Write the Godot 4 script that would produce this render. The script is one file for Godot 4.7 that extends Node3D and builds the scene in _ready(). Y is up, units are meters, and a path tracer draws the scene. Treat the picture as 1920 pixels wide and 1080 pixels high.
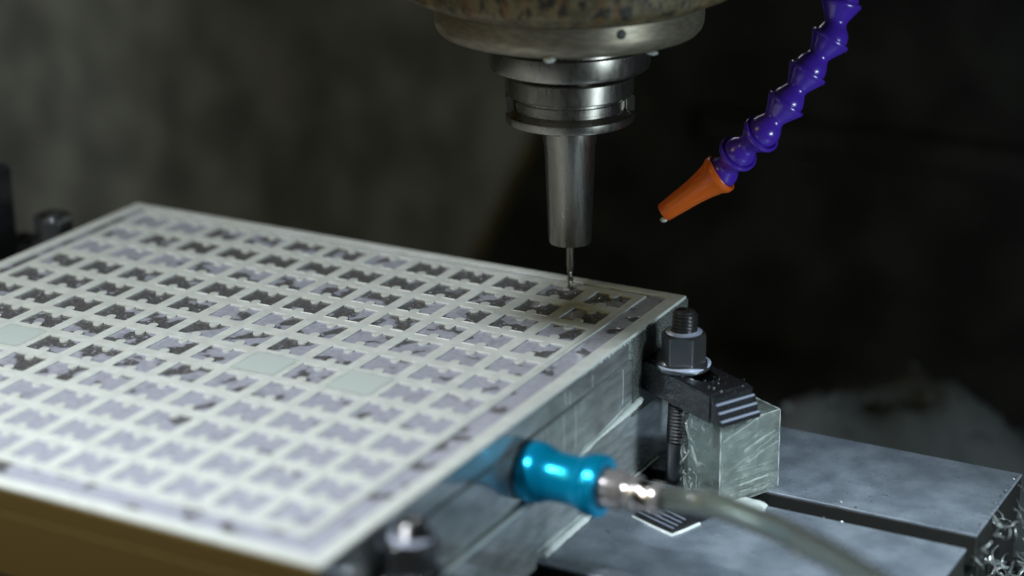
extends Node3D
# A milling machine at work: a white panel of square pockets on a vacuum fixture, tool above its far right corner.
# Metres; x runs along the panel's rows, z along its columns towards the viewer, y = 0 is the top face of the panel.

const MM := 0.001
const PX := 0.025            # pocket spacing along x
const PZ := 0.0237937        # pocket spacing along z
const CW := 0.0193          # pocket width
const CD := 0.0179          # pocket depth (along z)
const DEEP := 0.0010         # how deep the pockets are milled
const TABLE := -0.0725       # top of the machine table

var M := {}
var rng := RandomNumberGenerator.new()
var taken := {}


# ---------------------------------------------------------------- naming
func numbered(called: String) -> String:
	if not taken.has(called):
		taken[called] = 0
		return called
	taken[called] += 1
	return "%s_%03d" % [called, taken[called]]

func tag(o: Node, label: String, category: String, group := "", kind := "") -> Node:
	if label: o.set_meta("label", label)
	if category: o.set_meta("category", category)
	if group: o.set_meta("group", group)
	if kind: o.set_meta("kind", kind)
	return o

func thing(called: String, label: String, category: String, at := Vector3.ZERO, group := "") -> Node3D:
	var o := Node3D.new()
	o.name = numbered(called)
	add_child(o)
	o.position = at
	tag(o, label, category, group)
	return o

func part(called: String, mesh: Mesh, mat: Material, parent: Node = null) -> MeshInstance3D:
	var o := MeshInstance3D.new()
	o.mesh = mesh
	o.material_override = mat
	if parent == null:
		o.name = numbered(called)
		add_child(o)
	else:
		o.name = called
		var n := 0
		while parent.has_node(NodePath(o.name)):
			n += 1
			o.name = "%s_%03d" % [called, n]
		parent.add_child(o)
	return o


# ---------------------------------------------------------------- mesh helpers
func begin(smooth := true) -> SurfaceTool:
	var st := SurfaceTool.new()
	st.begin(Mesh.PRIMITIVE_TRIANGLES)
	st.set_smooth_group(0 if smooth else -1)
	return st

func done(st: SurfaceTool) -> ArrayMesh:
	st.generate_normals()
	return st.commit()

func tri(st: SurfaceTool, a: Vector3, b: Vector3, c: Vector3) -> void:   # counter-clockwise from outside
	st.add_vertex(a)
	st.add_vertex(c)
	st.add_vertex(b)

func quad(st: SurfaceTool, a: Vector3, b: Vector3, c: Vector3, d: Vector3) -> void:
	tri(st, a, b, c)
	tri(st, a, c, d)

func out_quad(st: SurfaceTool, p: Array, away: Vector3) -> void:
	var n: Vector3 = (p[1] - p[0]).cross(p[2] - p[0])
	if n.dot(away) < 0.0:
		p.reverse()
	for k in range(1, p.size() - 1):
		tri(st, p[0], p[k], p[k + 1])

# a box with chamfered edges, flat shaded
func cbox(st: SurfaceTool, lo: Vector3, hi: Vector3, b := 0.0004, xf := Transform3D.IDENTITY) -> void:
	st.set_smooth_group(-1)
	var c := (lo + hi) / 2.0
	var h := (hi - lo) / 2.0
	b = minf(b, 0.45 * minf(h.x, minf(h.y, h.z)))
	var v := func(s: Vector3, face: int) -> Vector3:
		var q := h - Vector3.ONE * b
		q[face] = h[face]
		return xf * (c + q * s)
	var mid := xf * c
	for f in 3:
		var g := (f + 1) % 3
		var k := (f + 2) % 3
		for s in [-1.0, 1.0]:
			var p := []
			for t in [[-1, -1], [1, -1], [1, 1], [-1, 1]]:
				var sg := Vector3.ZERO
				sg[f] = s
				sg[g] = t[0]
				sg[k] = t[1]
				p.append(v.call(sg, f))
			out_quad(st, p, (p[0] + p[2]) / 2.0 - mid)
		for s in [-1.0, 1.0]:
			for t in [-1.0, 1.0]:
				var a := Vector3.ZERO
				a[g] = s
				a[k] = t
				var a0 := a
				a0[f] = -1
				var a1 := a
				a1[f] = 1
				var p := [v.call(a0, g), v.call(a1, g), v.call(a1, k), v.call(a0, k)]
				out_quad(st, p, (p[0] + p[2]) / 2.0 - mid)
	for x in [-1.0, 1.0]:
		for y in [-1.0, 1.0]:
			for z in [-1.0, 1.0]:
				var s := Vector3(x, y, z)
				var p := [v.call(s, 0), v.call(s, 1), v.call(s, 2)]
				out_quad(st, p, (p[0] + p[1] + p[2]) / 3.0 - mid)

func box_mesh(lo: Vector3, hi: Vector3, b := 0.0004, xf := Transform3D.IDENTITY) -> ArrayMesh:
	var st := begin(false)
	cbox(st, lo, hi, b, xf)
	return done(st)

# profile of (radius, height) turned about y; bands that meet at a sharp angle are shaded apart
func lathe(st: SurfaceTool, prof: Array, seg := 64, xf := Transform3D.IDENTITY, helix := 0.0) -> void:
	var group := 1
	var along := 0.0
	for k in prof.size() - 1:
		var a: Vector2 = prof[k]
		var b: Vector2 = prof[k + 1]
		if k > 0:
			var before: Vector2 = a - prof[k - 1]
			if absf(before.angle_to(b - a)) > 0.6:
				group = group % 30 + 1
		st.set_smooth_group(group)
		var step := a.distance_to(b)
		for s in seg:
			var q := []
			for e in [[s, a, along], [s + 1, a, along], [s + 1, b, along + step], [s, b, along + step]]:
				var ang: float = TAU * e[0] / seg
				var pt: Vector2 = e[1]
				q.append([xf * Vector3(pt.x * cos(ang), pt.y + helix * e[0] / seg, -pt.x * sin(ang)), Vector2(float(e[0]) / seg, e[2] * 10.0)])
			for id in [0, 2, 1, 0, 3, 2]:
				st.set_uv(q[id][1])
				st.add_vertex(q[id][0])
		along += step

func lathe_mesh(prof: Array, seg := 64, xf := Transform3D.IDENTITY, helix := 0.0) -> ArrayMesh:
	var st := begin()
	lathe(st, prof, seg, xf, helix)
	return done(st)

# profile given in millimetres, from the bottom up, as flat pairs
func pf(a: Array) -> Array:
	var r := []
	for k in range(0, a.size(), 2):
		r.append(Vector2(a[k], a[k + 1]) * MM)
	return r

func along(from: Vector3, to: Vector3) -> Transform3D:      # a frame at from with y towards to
	var y := (to - from).normalized()
	var x := y.cross(Vector3(0.31, 0.2, 0.93)).normalized()
	return Transform3D(Basis(x, y, x.cross(y)), from)

func spline(pts: Array, n: int) -> Array:
	var c := Curve3D.new()
	for k in pts.size():
		var a: Vector3 = pts[maxi(k - 1, 0)]
		var b: Vector3 = pts[mini(k + 1, pts.size() - 1)]
		var t := (b - a) / 6.0
		c.add_point(pts[k], -t, t)
	c.bake_interval = 0.0005
	var r := []
	for k in n + 1:
		r.append(c.sample_baked(c.get_baked_length() * k / n, true))
	return r

# a tube through points with a radius that may vary; squash flattens it along y
func tube(st: SurfaceTool, pts: Array, radius: Callable, seg := 12, caps := true, squash := 1.0) -> void:
	st.set_smooth_group(0)
	var rings := []
	var side := Vector3.ZERO
	for k in pts.size():
		var d: Vector3 = (pts[mini(k + 1, pts.size() - 1)] - pts[maxi(k - 1, 0)]).normalized()
		if side == Vector3.ZERO:
			side = d.cross(Vector3(0.1, 1, 0.2)).normalized()
		side = (side - d * side.dot(d)).normalized()
		var up := side.cross(d)
		var r: float = radius.call(float(k) / (pts.size() - 1))
		var ring := []
		for s in seg:
			var a := TAU * s / seg
			ring.append(pts[k] + side * cos(a) * r + up * sin(a) * r * squash)
		rings.append(ring)
	for k in rings.size() - 1:
		for s in seg:
			var t := (s + 1) % seg
			quad(st, rings[k][s], rings[k + 1][s], rings[k + 1][t], rings[k][t])
	if caps:
		st.set_smooth_group(7)
		for e in [0, rings.size() - 1]:
			for s in range(1, seg - 1):
				out_quad(st, [rings[e][0], rings[e][s], rings[e][s + 1]], pts[e] - pts[1 if e == 0 else e - 1])

func tube_mesh(pts: Array, radius: Callable, seg := 12, squash := 1.0) -> ArrayMesh:
	var st := begin()
	tube(st, pts, radius, seg, true, squash)
	return done(st)

# a flat outline (x, y) pushed out along z from z0 to z1
func prism(st: SurfaceTool, poly: PackedVector2Array, z0: float, z1: float, xf := Transform3D.IDENTITY) -> void:
	st.set_smooth_group(-1)
	if Geometry2D.is_polygon_clockwise(poly):
		poly.reverse()
	var ids := Geometry2D.triangulate_polygon(poly)
	for k in range(0, ids.size(), 3):
		for z in [z0, z1]:
			var p := []
			for e in 3:
				var w := poly[ids[k + e]]
				p.append(xf * Vector3(w.x, w.y, z))
			out_quad(st, p, xf.basis * Vector3(0, 0, 1 if z == maxf(z0, z1) else -1))
	var n := poly.size()
	for k in n:
		var a := poly[k]
		var b := poly[(k + 1) % n]
		var nrm := Vector3(b.y - a.y, a.x - b.x, 0)
		out_quad(st, [xf * Vector3(a.x, a.y, z0), xf * Vector3(b.x, b.y, z0), xf * Vector3(b.x, b.y, z1), xf * Vector3(a.x, a.y, z1)], xf.basis * nrm)

func blob(st: SurfaceTool, at: Vector3, size: Vector3, rough := 0.15, seed_ := 1) -> void:    # a lumpy drop
	var nz := FastNoiseLite.new()
	nz.seed = seed_
	nz.frequency = 0.9
	st.set_smooth_group(0)
	var g := []
	for a in 13:
		var row := []
		for b in 20:
			var th := PI * a / 12.0
			var ph := TAU * (b % 20) / 20.0
			var d := Vector3(sin(th) * cos(ph), cos(th), sin(th) * sin(ph))
			row.append(at + d * size * (1.0 + rough * nz.get_noise_3dv(d * 1.5)))
		g.append(row)
	for a in 12:
		for b in 20:
			var c := (b + 1) % 20
			quad(st, g[a][b], g[a][c], g[a + 1][c], g[a + 1][b])


# ---------------------------------------------------------------- materials
func noise_map(freq: float, lo: Color, hi: Color, seed_ := 1, size := 512, octaves := 4, from := 0.0, to := 1.0, kind := FastNoiseLite.TYPE_SIMPLEX_SMOOTH) -> NoiseTexture2D:
	var n := FastNoiseLite.new()
	n.noise_type = kind
	n.seed = seed_
	n.frequency = freq
	n.fractal_octaves = octaves
	var t := NoiseTexture2D.new()
	t.width = size
	t.height = size
	t.seamless = true
	t.noise = n
	var g := Gradient.new()
	g.offsets = PackedFloat32Array([from, to])
	g.colors = PackedColorArray([lo, hi])
	t.color_ramp = g
	return t

func lin(r: float, g: float, b: float) -> Color:
	return Color(r, g, b).linear_to_srgb()

func mat(c: Color, rough: float, metal := 0.0, spec := 0.5) -> StandardMaterial3D:
	var m := StandardMaterial3D.new()
	m.albedo_color = c
	m.roughness = rough
	m.metallic = metal
	m.metallic_specular = spec
	return m

func tri_map(m: StandardMaterial3D, scale: Vector3, world := true) -> void:
	m.uv1_triplanar = true
	m.uv1_world_triplanar = world
	m.uv1_scale = scale

func make_materials() -> void:
	var m := mat(Color.WHITE, 0.42)
	m.albedo_texture = noise_map(0.02, lin(0.68, 0.715, 0.67), lin(0.79, 0.825, 0.775), 3, 512, 5, 0.25, 0.75)
	tri_map(m, Vector3.ONE * 9.0)
	M.panel = m
	m = mat(lin(0.69, 0.725, 0.68), 0.4)
	M.post = m
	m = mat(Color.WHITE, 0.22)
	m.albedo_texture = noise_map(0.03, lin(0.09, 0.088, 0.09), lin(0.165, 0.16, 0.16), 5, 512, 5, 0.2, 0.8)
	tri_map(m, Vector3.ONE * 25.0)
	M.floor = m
	m = mat(lin(0.55, 0.565, 0.64), 0.27)
	m.transparency = BaseMaterial3D.TRANSPARENCY_ALPHA
	m.vertex_color_use_as_albedo = true
	m.clearcoat_enabled = true
	m.clearcoat = 0.6
	m.clearcoat_roughness = 0.06
	m.albedo_texture = noise_map(0.03, Color(0.91, 0.91, 0.93), Color(1, 1, 1), 6, 512, 4, 0.25, 0.75)
	tri_map(m, Vector3.ONE * 16.0)
	M.milk = m
	m = mat(lin(0.70, 0.785, 0.745), 0.3)
	m.transparency = BaseMaterial3D.TRANSPARENCY_ALPHA
	m.vertex_color_use_as_albedo = true
	m.clearcoat_enabled = true
	m.clearcoat = 0.25
	m.clearcoat_roughness = 0.06
	M.flood = m
	m = mat(lin(0.62, 0.65, 0.62), 0.22)
	m.clearcoat_enabled = true
	m.clearcoat = 0.8
	m.clearcoat_roughness = 0.08
	M.bead = m
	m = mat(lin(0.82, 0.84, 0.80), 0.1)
	M.glint = m  # wet pocket edges, their glint put into the white colour
	m = mat(lin(0.42, 0.46, 0.58), 0.2)
	m.clearcoat_enabled = true
	m.clearcoat = 0.8
	M.film = m
	m = mat(lin(0.20, 0.225, 0.29), 0.2)
	m.clearcoat_enabled = true
	M.tooth = m
	# machined aluminium, streaked along its length
	m = mat(lin(0.74, 0.77, 0.77), 0.17, 0.74)
	m.roughness_texture = noise_map(0.03, Color(0.7, 0.7, 0.7), Color(1, 1, 1), 8, 512, 4, 0.2, 0.8)
	m.albedo_texture = noise_map(0.015, Color(0.86, 0.87, 0.86), Color(1, 1, 1), 9, 512, 5, 0.25, 0.7)
	tri_map(m, Vector3(6, 26, 6))
	M.alu = m
	m = mat(lin(0.46, 0.48, 0.46), 0.5, 0.75)
	m.albedo_texture = noise_map(0.05, Color(0.6, 0.62, 0.6), Color(1, 1, 1), 19, 512, 5, 0.3, 0.7)
	m.heightmap_enabled = true
	m.heightmap_texture = noise_map(0.06, Color.BLACK, Color.WHITE, 21, 512, 4, 0.3, 0.7)
	m.heightmap_scale = 0.012
	tri_map(m, Vector3(20, 40, 20))
	M.scratched = m
	# cast iron table under a film of coolant
	m = mat(Color.WHITE, 0.38, 0.15)
	m.albedo_texture = noise_map(0.006, lin(0.125, 0.143, 0.168), lin(0.20, 0.222, 0.255), 12, 1024, 6, 0.2, 0.8)
	m.roughness_texture = noise_map(0.05, Color(0.6, 0.6, 0.6), Color(1, 1, 1), 13, 512, 5, 0.3, 0.7)
	tri_map(m, Vector3.ONE * 6.0)
	M.table = m
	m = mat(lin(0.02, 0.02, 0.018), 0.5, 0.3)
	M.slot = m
	m = mat(lin(0.115, 0.076, 0.024), 0.55, 0.1, 0.25)  # brown of the front face: a warm reflection put into the colour
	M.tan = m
	# black oxide steel
	m = mat(Color.WHITE, 0.32, 0.4)
	m.albedo_texture = noise_map(0.05, lin(0.010, 0.010, 0.011), lin(0.035, 0.035, 0.037), 14, 512, 5, 0.3, 0.75)
	m.roughness_texture = noise_map(0.08, Color(0.5, 0.5, 0.5), Color(1, 1, 1), 15, 512, 5, 0.3, 0.7)
	tri_map(m, Vector3.ONE * 30.0)
	M.black = m
	m = mat(lin(0.26, 0.265, 0.275), 0.2, 0.9)
	M.nut = m
	m = mat(lin(0.17, 0.165, 0.165), 0.28, 0.9)
	M.thread = m
	# tool steel
	m = mat(lin(0.27, 0.255, 0.225), 0.34, 0.95)
	m.roughness_texture = noise_map(0.02, Color(0.8, 0.8, 0.8), Color(1, 1, 1), 16, 512, 4, 0.25, 0.75)
	m.uv1_scale = Vector3(6, 1, 1)
	M.steel = m
	m = mat(Color.WHITE, 0.42, 0.55)
	m.albedo_texture = noise_map(0.02, lin(0.19, 0.165, 0.12), lin(0.28, 0.245, 0.18), 17, 512, 5, 0.2, 0.8)
	m.uv1_scale = Vector3(4, 4, 1)
	M.ring = m
	m = mat(Color.WHITE, 0.6, 0.1)
	m.albedo_texture = stained_paint()
	m.uv1_scale = Vector3(2, 1.6, 1)
	M.stained = m
	# plastics
	m = mat(lin(0.085, 0.030, 0.50), 0.24)
	m.clearcoat_enabled = true
	m.clearcoat = 0.4
	m.clearcoat_roughness = 0.15
	M.purple = m
	m = mat(lin(0.85, 0.155, 0.012), 0.33)
	M.orange = m
	m = mat(lin(0.0, 0.46, 0.80), 0.26, 0.6)
	M.blue = m
	m = mat(lin(0.66, 0.61, 0.59), 0.2, 0.7)
	M.chrome = m
	m = mat(lin(0.42, 0.37, 0.34), 0.22, 1.0)
	M.brass = m
	m = mat(Color(lin(0.62, 0.66, 0.60), 0.09), 0.06)
	m.transparency = BaseMaterial3D.TRANSPARENCY_ALPHA
	m.refraction_enabled = true
	m.refraction_scale = 0.045
	M.hose = m
	# crumpled film
	m = mat(Color.WHITE, 0.28)
	m.albedo_texture = film_streaks()
	m.transparency = BaseMaterial3D.TRANSPARENCY_ALPHA
	m.clearcoat_enabled = true
	m.clearcoat = 0.9
	m.clearcoat_roughness = 0.1
	m.heightmap_enabled = true
	m.heightmap_texture = noise_map(0.035, Color.BLACK, Color.WHITE, 43, 256, 4, 0.2, 0.8)
	m.heightmap_scale = 0.04
	M.wrap = m
	m = mat(Color(lin(0.7, 0.74, 0.7), 0.5), 0.1)
	m.transparency = BaseMaterial3D.TRANSPARENCY_ALPHA
	M.crease = m
	m = mat(Color(lin(0.62, 0.72, 0.64), 0.10), 0.06)
	m.transparency = BaseMaterial3D.TRANSPARENCY_ALPHA
	m.refraction_enabled = true
	m.refraction_scale = 0.049
	M.core = m
	# enclosure
	m = mat(Color.WHITE, 0.6)
	m.albedo_texture = noise_map(0.02, lin(0.155, 0.155, 0.14), lin(0.31, 0.305, 0.27), 24, 512, 3, 0.15, 0.75)
	tri_map(m, Vector3(1.6, 1.1, 1.6))
	M.wall = m
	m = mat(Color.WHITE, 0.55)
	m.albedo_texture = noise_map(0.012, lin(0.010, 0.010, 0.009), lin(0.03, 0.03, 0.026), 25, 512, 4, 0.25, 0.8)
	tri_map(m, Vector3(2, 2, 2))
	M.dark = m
	m = mat(lin(0.33, 0.35, 0.34), 0.35, 0.8)
	M.swarf = m
	m = mat(lin(0.22, 0.24, 0.23), 0.5, 0.5)
	M.flake = m
	m = mat(lin(0.14, 0.15, 0.145), 0.6, 0.1)
	M.chips = m

# old cream paint with black blotches and rust runs
func stained_paint() -> ImageTexture:
	var im := Image.create(1024, 256, false, Image.FORMAT_RGB8)
	var a := FastNoiseLite.new()
	a.seed = 31
	a.frequency = 0.045
	a.fractal_octaves = 5
	a.fractal_gain = 0.6
	var b := FastNoiseLite.new()
	b.seed = 32
	b.frequency = 0.012
	for y in 256:
		for x in 1024:
			var ang := TAU * x / 1024.0
			var p := Vector3(cos(ang) * 163.0, y, sin(ang) * 163.0)
			var c := Color(0.15, 0.135, 0.078).lerp(Color(0.19, 0.135, 0.06), 0.5 + 0.5 * b.get_noise_3dv(p))
			var run := b.get_noise_3dv(Vector3(p.x * 1.6, y * 0.15 + 400.0, p.z * 1.6))
			c = c.lerp(Color(0.20, 0.085, 0.018), smoothstep(0.10, 0.40, run) * 0.7)
			c = c.lerp(Color(0.05, 0.035, 0.012), smoothstep(-0.12, 0.2, a.get_noise_3dv(p * 0.6)) * 0.6)
			c = c.lerp(Color(0.018, 0.018, 0.014), smoothstep(0.05, 0.20, a.get_noise_3dv(p * Vector3(1.0, 0.55, 1.0))) * 0.92)
			im.set_pixel(x, y, c.linear_to_srgb())
	return ImageTexture.create_from_image(im)

# clear film, grey green where it clouds over; the left half is crumpled, the right half is drawn tight in slanting bands
func film_streaks() -> ImageTexture:
	var im := Image.create(1024, 512, false, Image.FORMAT_RGBA8)
	var a := FastNoiseLite.new()
	a.seed = 41
	a.frequency = 0.006
	a.fractal_octaves = 3
	var c := FastNoiseLite.new()
	c.seed = 44
	c.frequency = 0.006
	c.fractal_type = FastNoiseLite.FRACTAL_RIDGED
	c.fractal_octaves = 2
	var r := RandomNumberGenerator.new()
	r.seed = 5
	var bands := []
	for k in 30:
		var high := k < 15
		bands.append([r.randf_range(40, 420) if high else r.randf_range(300, 512), r.randf_range(-0.40, -0.26) if high else r.randf_range(-0.10, 0.03), r.randf_range(5.0, 15.0) if k % 3 == 0 else r.randf_range(1.2, 4.0), r.randf_range(0.15, 0.75), r.randf_range(0, 240), r.randf_range(250, 560)])
	for y in 512:
		for x in 1024:
			var n := a.get_noise_2d(x, y)
			var v := 0.0
			var al := 0.0
			if x < 512:
				v = 0.20 + 0.06 * n
				al = 0.22 + 0.25 * n
				var cr := smoothstep(0.55, 0.95, c.get_noise_2d(x, y * 0.8)) * smoothstep(470.0, 250.0, x)
				v += 0.5 * cr
				al += 0.6 * cr
			else:
				v = 0.22 + 0.05 * n
				al = 0.42 + 0.25 * n
				for l in bands:
					var q := x - 512.0
					if q < l[4] or q > l[5]: continue
					var d: float = absf(y - (l[0] + l[1] * q + 9.0 * a.get_noise_2d(q * 0.7, l[0] * 3.0)))
					if d < l[2]:
						var w: float = l[3] * (1.0 - d / l[2])
						v += 0.22 * w
						al += 0.4 * w
				if y > 360 and int(x) % 37 < 3 and n > 0.0:
					v += 0.1
			im.set_pixel(x, y, Color(lin(v * 0.92, v * 1.0, v * 0.92), clampf(al, 0.08, 1.0)))
	return ImageTexture.create_from_image(im)


# ---------------------------------------------------------------- liquid
# a film of milky coolant over a rectangle; level 0..1 says how much of it is covered; the edges thin out
func liquid(lo: Vector2, hi: Vector2, level: float, seed_: int, step: float, drops: int, y0: float, posts: Array, thick := 0.00026) -> ArrayMesh:
	var nz := FastNoiseLite.new()
	nz.seed = seed_
	nz.frequency = 62.0
	nz.fractal_octaves = 3
	nz.fractal_gain = 0.38
	var r := RandomNumberGenerator.new()
	r.seed = seed_ * 77 + 5
	var tilt := Vector2.from_angle(r.randf() * TAU) * (22.0 if hi.y - lo.y < 0.03 and hi.x - lo.x < 0.03 else 0.0)
	var w := hi - lo
	var nx := int(ceil(w.x / step))
	var ny := int(ceil(w.y / step))
	var f := PackedFloat32Array()
	f.resize((nx + 1) * (ny + 1))
	var dl := []
	for k in drops:
		dl.append([Vector2(r.randf_range(lo.x, hi.x), r.randf_range(lo.y, hi.y)), r.randf_range(0.00018, 0.0011) * r.randf_range(0.4, 1.0)])
	var bias := (level - 0.58) * 2.2
	for j in ny + 1:
		for i in nx + 1:
			var p := lo + w * Vector2(float(i) / nx, float(j) / ny)
			var v := 1.35 * nz.get_noise_2d(p.x, p.y) + bias + tilt.dot(p - (lo + hi) / 2.0)
			for d in dl:
				var q: float = (p - d[0]).length()
				if q < d[1]:
					v = maxf(v, 0.35 * (1.0 - q / d[1]) + 0.04)
			f[j * (nx + 1) + i] = v
	var vs := PackedVector3Array()
	var ns := PackedVector3Array()
	var cs := PackedColorArray()
	var ids := PackedInt32Array()
	for j in ny + 1:
		for i in nx + 1:
			var v := f[j * (nx + 1) + i]
			var p := lo + w * Vector2(float(i) / nx, float(j) / ny)
			vs.append(Vector3(p.x, y0 + 0.00004 + thick * smoothstep(0.0, 0.22, v), p.y))
			var gx := smoothstep(0.0, 0.22, f[j * (nx + 1) + mini(i + 1, nx)]) - smoothstep(0.0, 0.22, f[j * (nx + 1) + maxi(i - 1, 0)])
			var gz := smoothstep(0.0, 0.22, f[mini(j + 1, ny) * (nx + 1) + i]) - smoothstep(0.0, 0.22, f[maxi(j - 1, 0) * (nx + 1) + i])
			ns.append(Vector3(-gx * thick / (2.0 * step), 1, -gz * thick / (2.0 * step)).normalized())
			cs.append(Color(1, 1, 1, 0.76 * smoothstep(0.0, 0.14, v) + 0.24 * smoothstep(0.06, 0.55, v)))
	for j in ny:
		for i in nx:
			var a := j * (nx + 1) + i
			if maxf(maxf(f[a], f[a + 1]), maxf(f[a + nx + 1], f[a + nx + 2])) <= 0.0:
				continue
			ids.append_array([a, a + 1, a + nx + 2, a, a + nx + 2, a + nx + 1])
	if ids.is_empty():
		return null
	var arr := []
	arr.resize(Mesh.ARRAY_MAX)
	arr[Mesh.ARRAY_VERTEX] = vs
	arr[Mesh.ARRAY_NORMAL] = ns
	arr[Mesh.ARRAY_COLOR] = cs
	arr[Mesh.ARRAY_INDEX] = ids
	var m := ArrayMesh.new()
	m.add_surface_from_arrays(Mesh.PRIMITIVE_TRIANGLES, arr)
	return m


# ---------------------------------------------------------------- the white panel
const WET := ["995645732244", "841212123435", "988765555556", "223331345787", "333237777788", "322345667888", "234456766888", "224457567889", "458468888999", "696888989999", "797989999999", "999999999999"]

func panel() -> void:
	var t := thing("pocketed_panel", "white panel milled with rows of square pockets full of milky coolant", "panel")
	# lattice: one sheet with rounded holes and their walls
	var st := begin(false)
	var rad := 0.0007
	for j in 12:
		for i in 12:
			var c := Vector3(i * PX, 0, j * PZ)
			var arcs := []
			var outer := []
			for k in 4:
				var s := Vector2([1, -1, -1, 1][k], [1, 1, -1, -1][k])      # corners, turning
				outer.append(c + Vector3(s.x * PX / 2, 0, s.y * PZ / 2))
				var row := []
				for n in 4:
					var a := (k * 90.0 + n * 30.0) * PI / 180.0
					row.append(c + Vector3(s.x * (CW / 2 - rad) + rad * cos(a), 0, s.y * (CD / 2 - rad) + rad * sin(a)))
				arcs.append(row)
			var loop := []
			for k in 4:
				for n in 3:
					out_quad(st, [outer[k], arcs[k][n], arcs[k][n + 1]], Vector3.UP)
				out_quad(st, [outer[k], arcs[k][3], arcs[(k + 1) % 4][0], outer[(k + 1) % 4]], Vector3.UP)
				loop.append_array(arcs[k])
			for k in loop.size():
				var a: Vector3 = loop[k]
				var b: Vector3 = loop[(k + 1) % loop.size()]
				var inw := (c - (a + b) / 2.0)
				var ch := inw.normalized() * 0.00008 + Vector3(0, -0.0001, 0)
				out_quad(st, [a, b, b + ch, a + ch], Vector3.UP)
				out_quad(st, [a + ch, b + ch, b + ch + Vector3(0, -DEEP, 0), a + ch + Vector3(0, -DEEP, 0)], inw)
	# border of the lattice
	var x0 := -PX / 2
	var x1 := 11.5 * PX
	var z0 := -PZ / 2
	var z1 := 11.5 * PZ
	var e := 0.0018
	part("lattice", done(st), M.panel, t)
	st = begin(false)
	cbox(st, Vector3(x1, -0.001, z0 - e), Vector3(x1 + e, 0, z1 + e), 0.0002)
	cbox(st, Vector3(x0 - e, -0.001, z0 - e), Vector3(x0, 0, z1 + e), 0.0002)
	cbox(st, Vector3(x0, -0.001, z1), Vector3(x1, 0, z1 + e), 0.0002)
	cbox(st, Vector3(x0, -0.001, z0 - e), Vector3(x1, 0, z0), 0.0002)
	part("lattice_border", done(st), M.panel, t)
	# the rim beyond the groove
	var o := [-0.0275, 0.3063, -0.0225, 0.2940]     # outer x, x, z, z
	var n_ := [-0.0205, 0.2990, -0.0172, 0.2875]     # inner
	st = begin(false)
	cbox(st, Vector3(n_[1], -0.0016, o[2]), Vector3(o[1], -0.0001, o[3]), 0.0003)
	cbox(st, Vector3(o[0], -0.0016, o[2]), Vector3(n_[0], -0.0001, o[3]), 0.0003)
	cbox(st, Vector3(n_[0], -0.0016, n_[3]), Vector3(n_[1], -0.0001, o[3]), 0.0003)
	cbox(st, Vector3(n_[0], -0.0016, o[2]), Vector3(n_[1], -0.0001, n_[2]), 0.0003)
	part("rim", done(st), M.panel, t)
	# ragged burr along the lower edge of the right rim
	st = begin(false)
	rng.seed = 9
	for k in 150:
		var z := -0.02 + 0.11 * pow(rng.randf(), 1.2)
		var y := -0.0014 - 0.0011 * rng.randf()
		var w := rng.randf_range(0.0002, 0.0007)
		tri(st, Vector3(0.3064, -0.0012, z + w), Vector3(0.3068, y, z + rng.randf_range(-1, 1) * w), Vector3(0.3064, -0.0012, z - w))
	tag(part("burr", done(st), M.panel, t), "", "", "", "stuff")
	# groove floor with its coolant
	var gf := -DEEP - 0.0001
	var strips := [[Vector2(x1 + e, z0 - e), Vector2(n_[1], z1 + e), 0.82], [Vector2(n_[0], z1 + e), Vector2(n_[1], n_[3]), 0.84], [Vector2(n_[0], n_[2]), Vector2(n_[1], z0 - e), 0.66], [Vector2(n_[0], z0 - e), Vector2(x0 - e, z1 + e), 0.66]]
	var q := 0
	for s in strips:
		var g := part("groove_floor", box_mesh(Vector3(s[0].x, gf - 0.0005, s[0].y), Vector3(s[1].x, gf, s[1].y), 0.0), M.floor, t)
		var l := liquid(s[0], s[1], s[2], 200 + q, 0.0006, 60, gf, [])
		if l: part("coolant_film", l, M.milk, g)
		q += 1
	# pockets
	var post := lathe_mesh(pf([2.4, -1.0, 2.4, -0.12, 2.28, -0.02, 0, -0.02]), 28)
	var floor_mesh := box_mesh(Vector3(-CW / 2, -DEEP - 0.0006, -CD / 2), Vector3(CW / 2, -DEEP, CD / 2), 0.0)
	var wet_glint_l := tube_mesh([Vector3(-CW / 2 + 0.0004, 0, 0), Vector3(-0.0024, 0, 0)], func(_u): return 0.0003, 8)
	var wet_glint_r := tube_mesh([Vector3(0.0026, 0, 0), Vector3(CW / 2 - 0.0003, 0, 0)], func(_u): return 0.00034, 8)
	for j in 12:
		for i in 12:
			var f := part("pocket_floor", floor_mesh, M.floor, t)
			f.position = Vector3(i * PX, 0, j * PZ)
			var lvl := int(WET[j][i]) / 9.0
			lvl = lvl * 1.0 + 0.02 if lvl < 0.95 else 1.04
			var drops := 10
			if i >= 7 and j < 6: drops = 34
			elif i <= 4 and j >= 2 and j <= 7: drops = 26
			elif j >= 8: drops = 3
			var l := liquid(Vector2(-CW, -CD) / 2.0, Vector2(CW, CD) / 2.0, lvl, 400 + j * 12 + i, 0.00045, drops, -DEEP, [])
			if l: part("coolant_film", l, M.milk, f)
			for s in [-1.0, 1.0]:
				var p := part("post", post, M.post, f)
				p.position = Vector3(0, 0, s * (CD / 2 - 0.0019))
			if j <= 3 and i >= 3 and i <= 10 and not (i == 10 and j == 0):  # wet beads near the tool, drawn white for their glints
				part("wet_edge_glint", wet_glint_l, M.glint, f).position = Vector3(0, 0, CD / 2 + 0.0002)
				part("wet_edge_glint", wet_glint_r, M.glint, f).position = Vector3(0, 0, CD / 2 + 0.0002)
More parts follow.
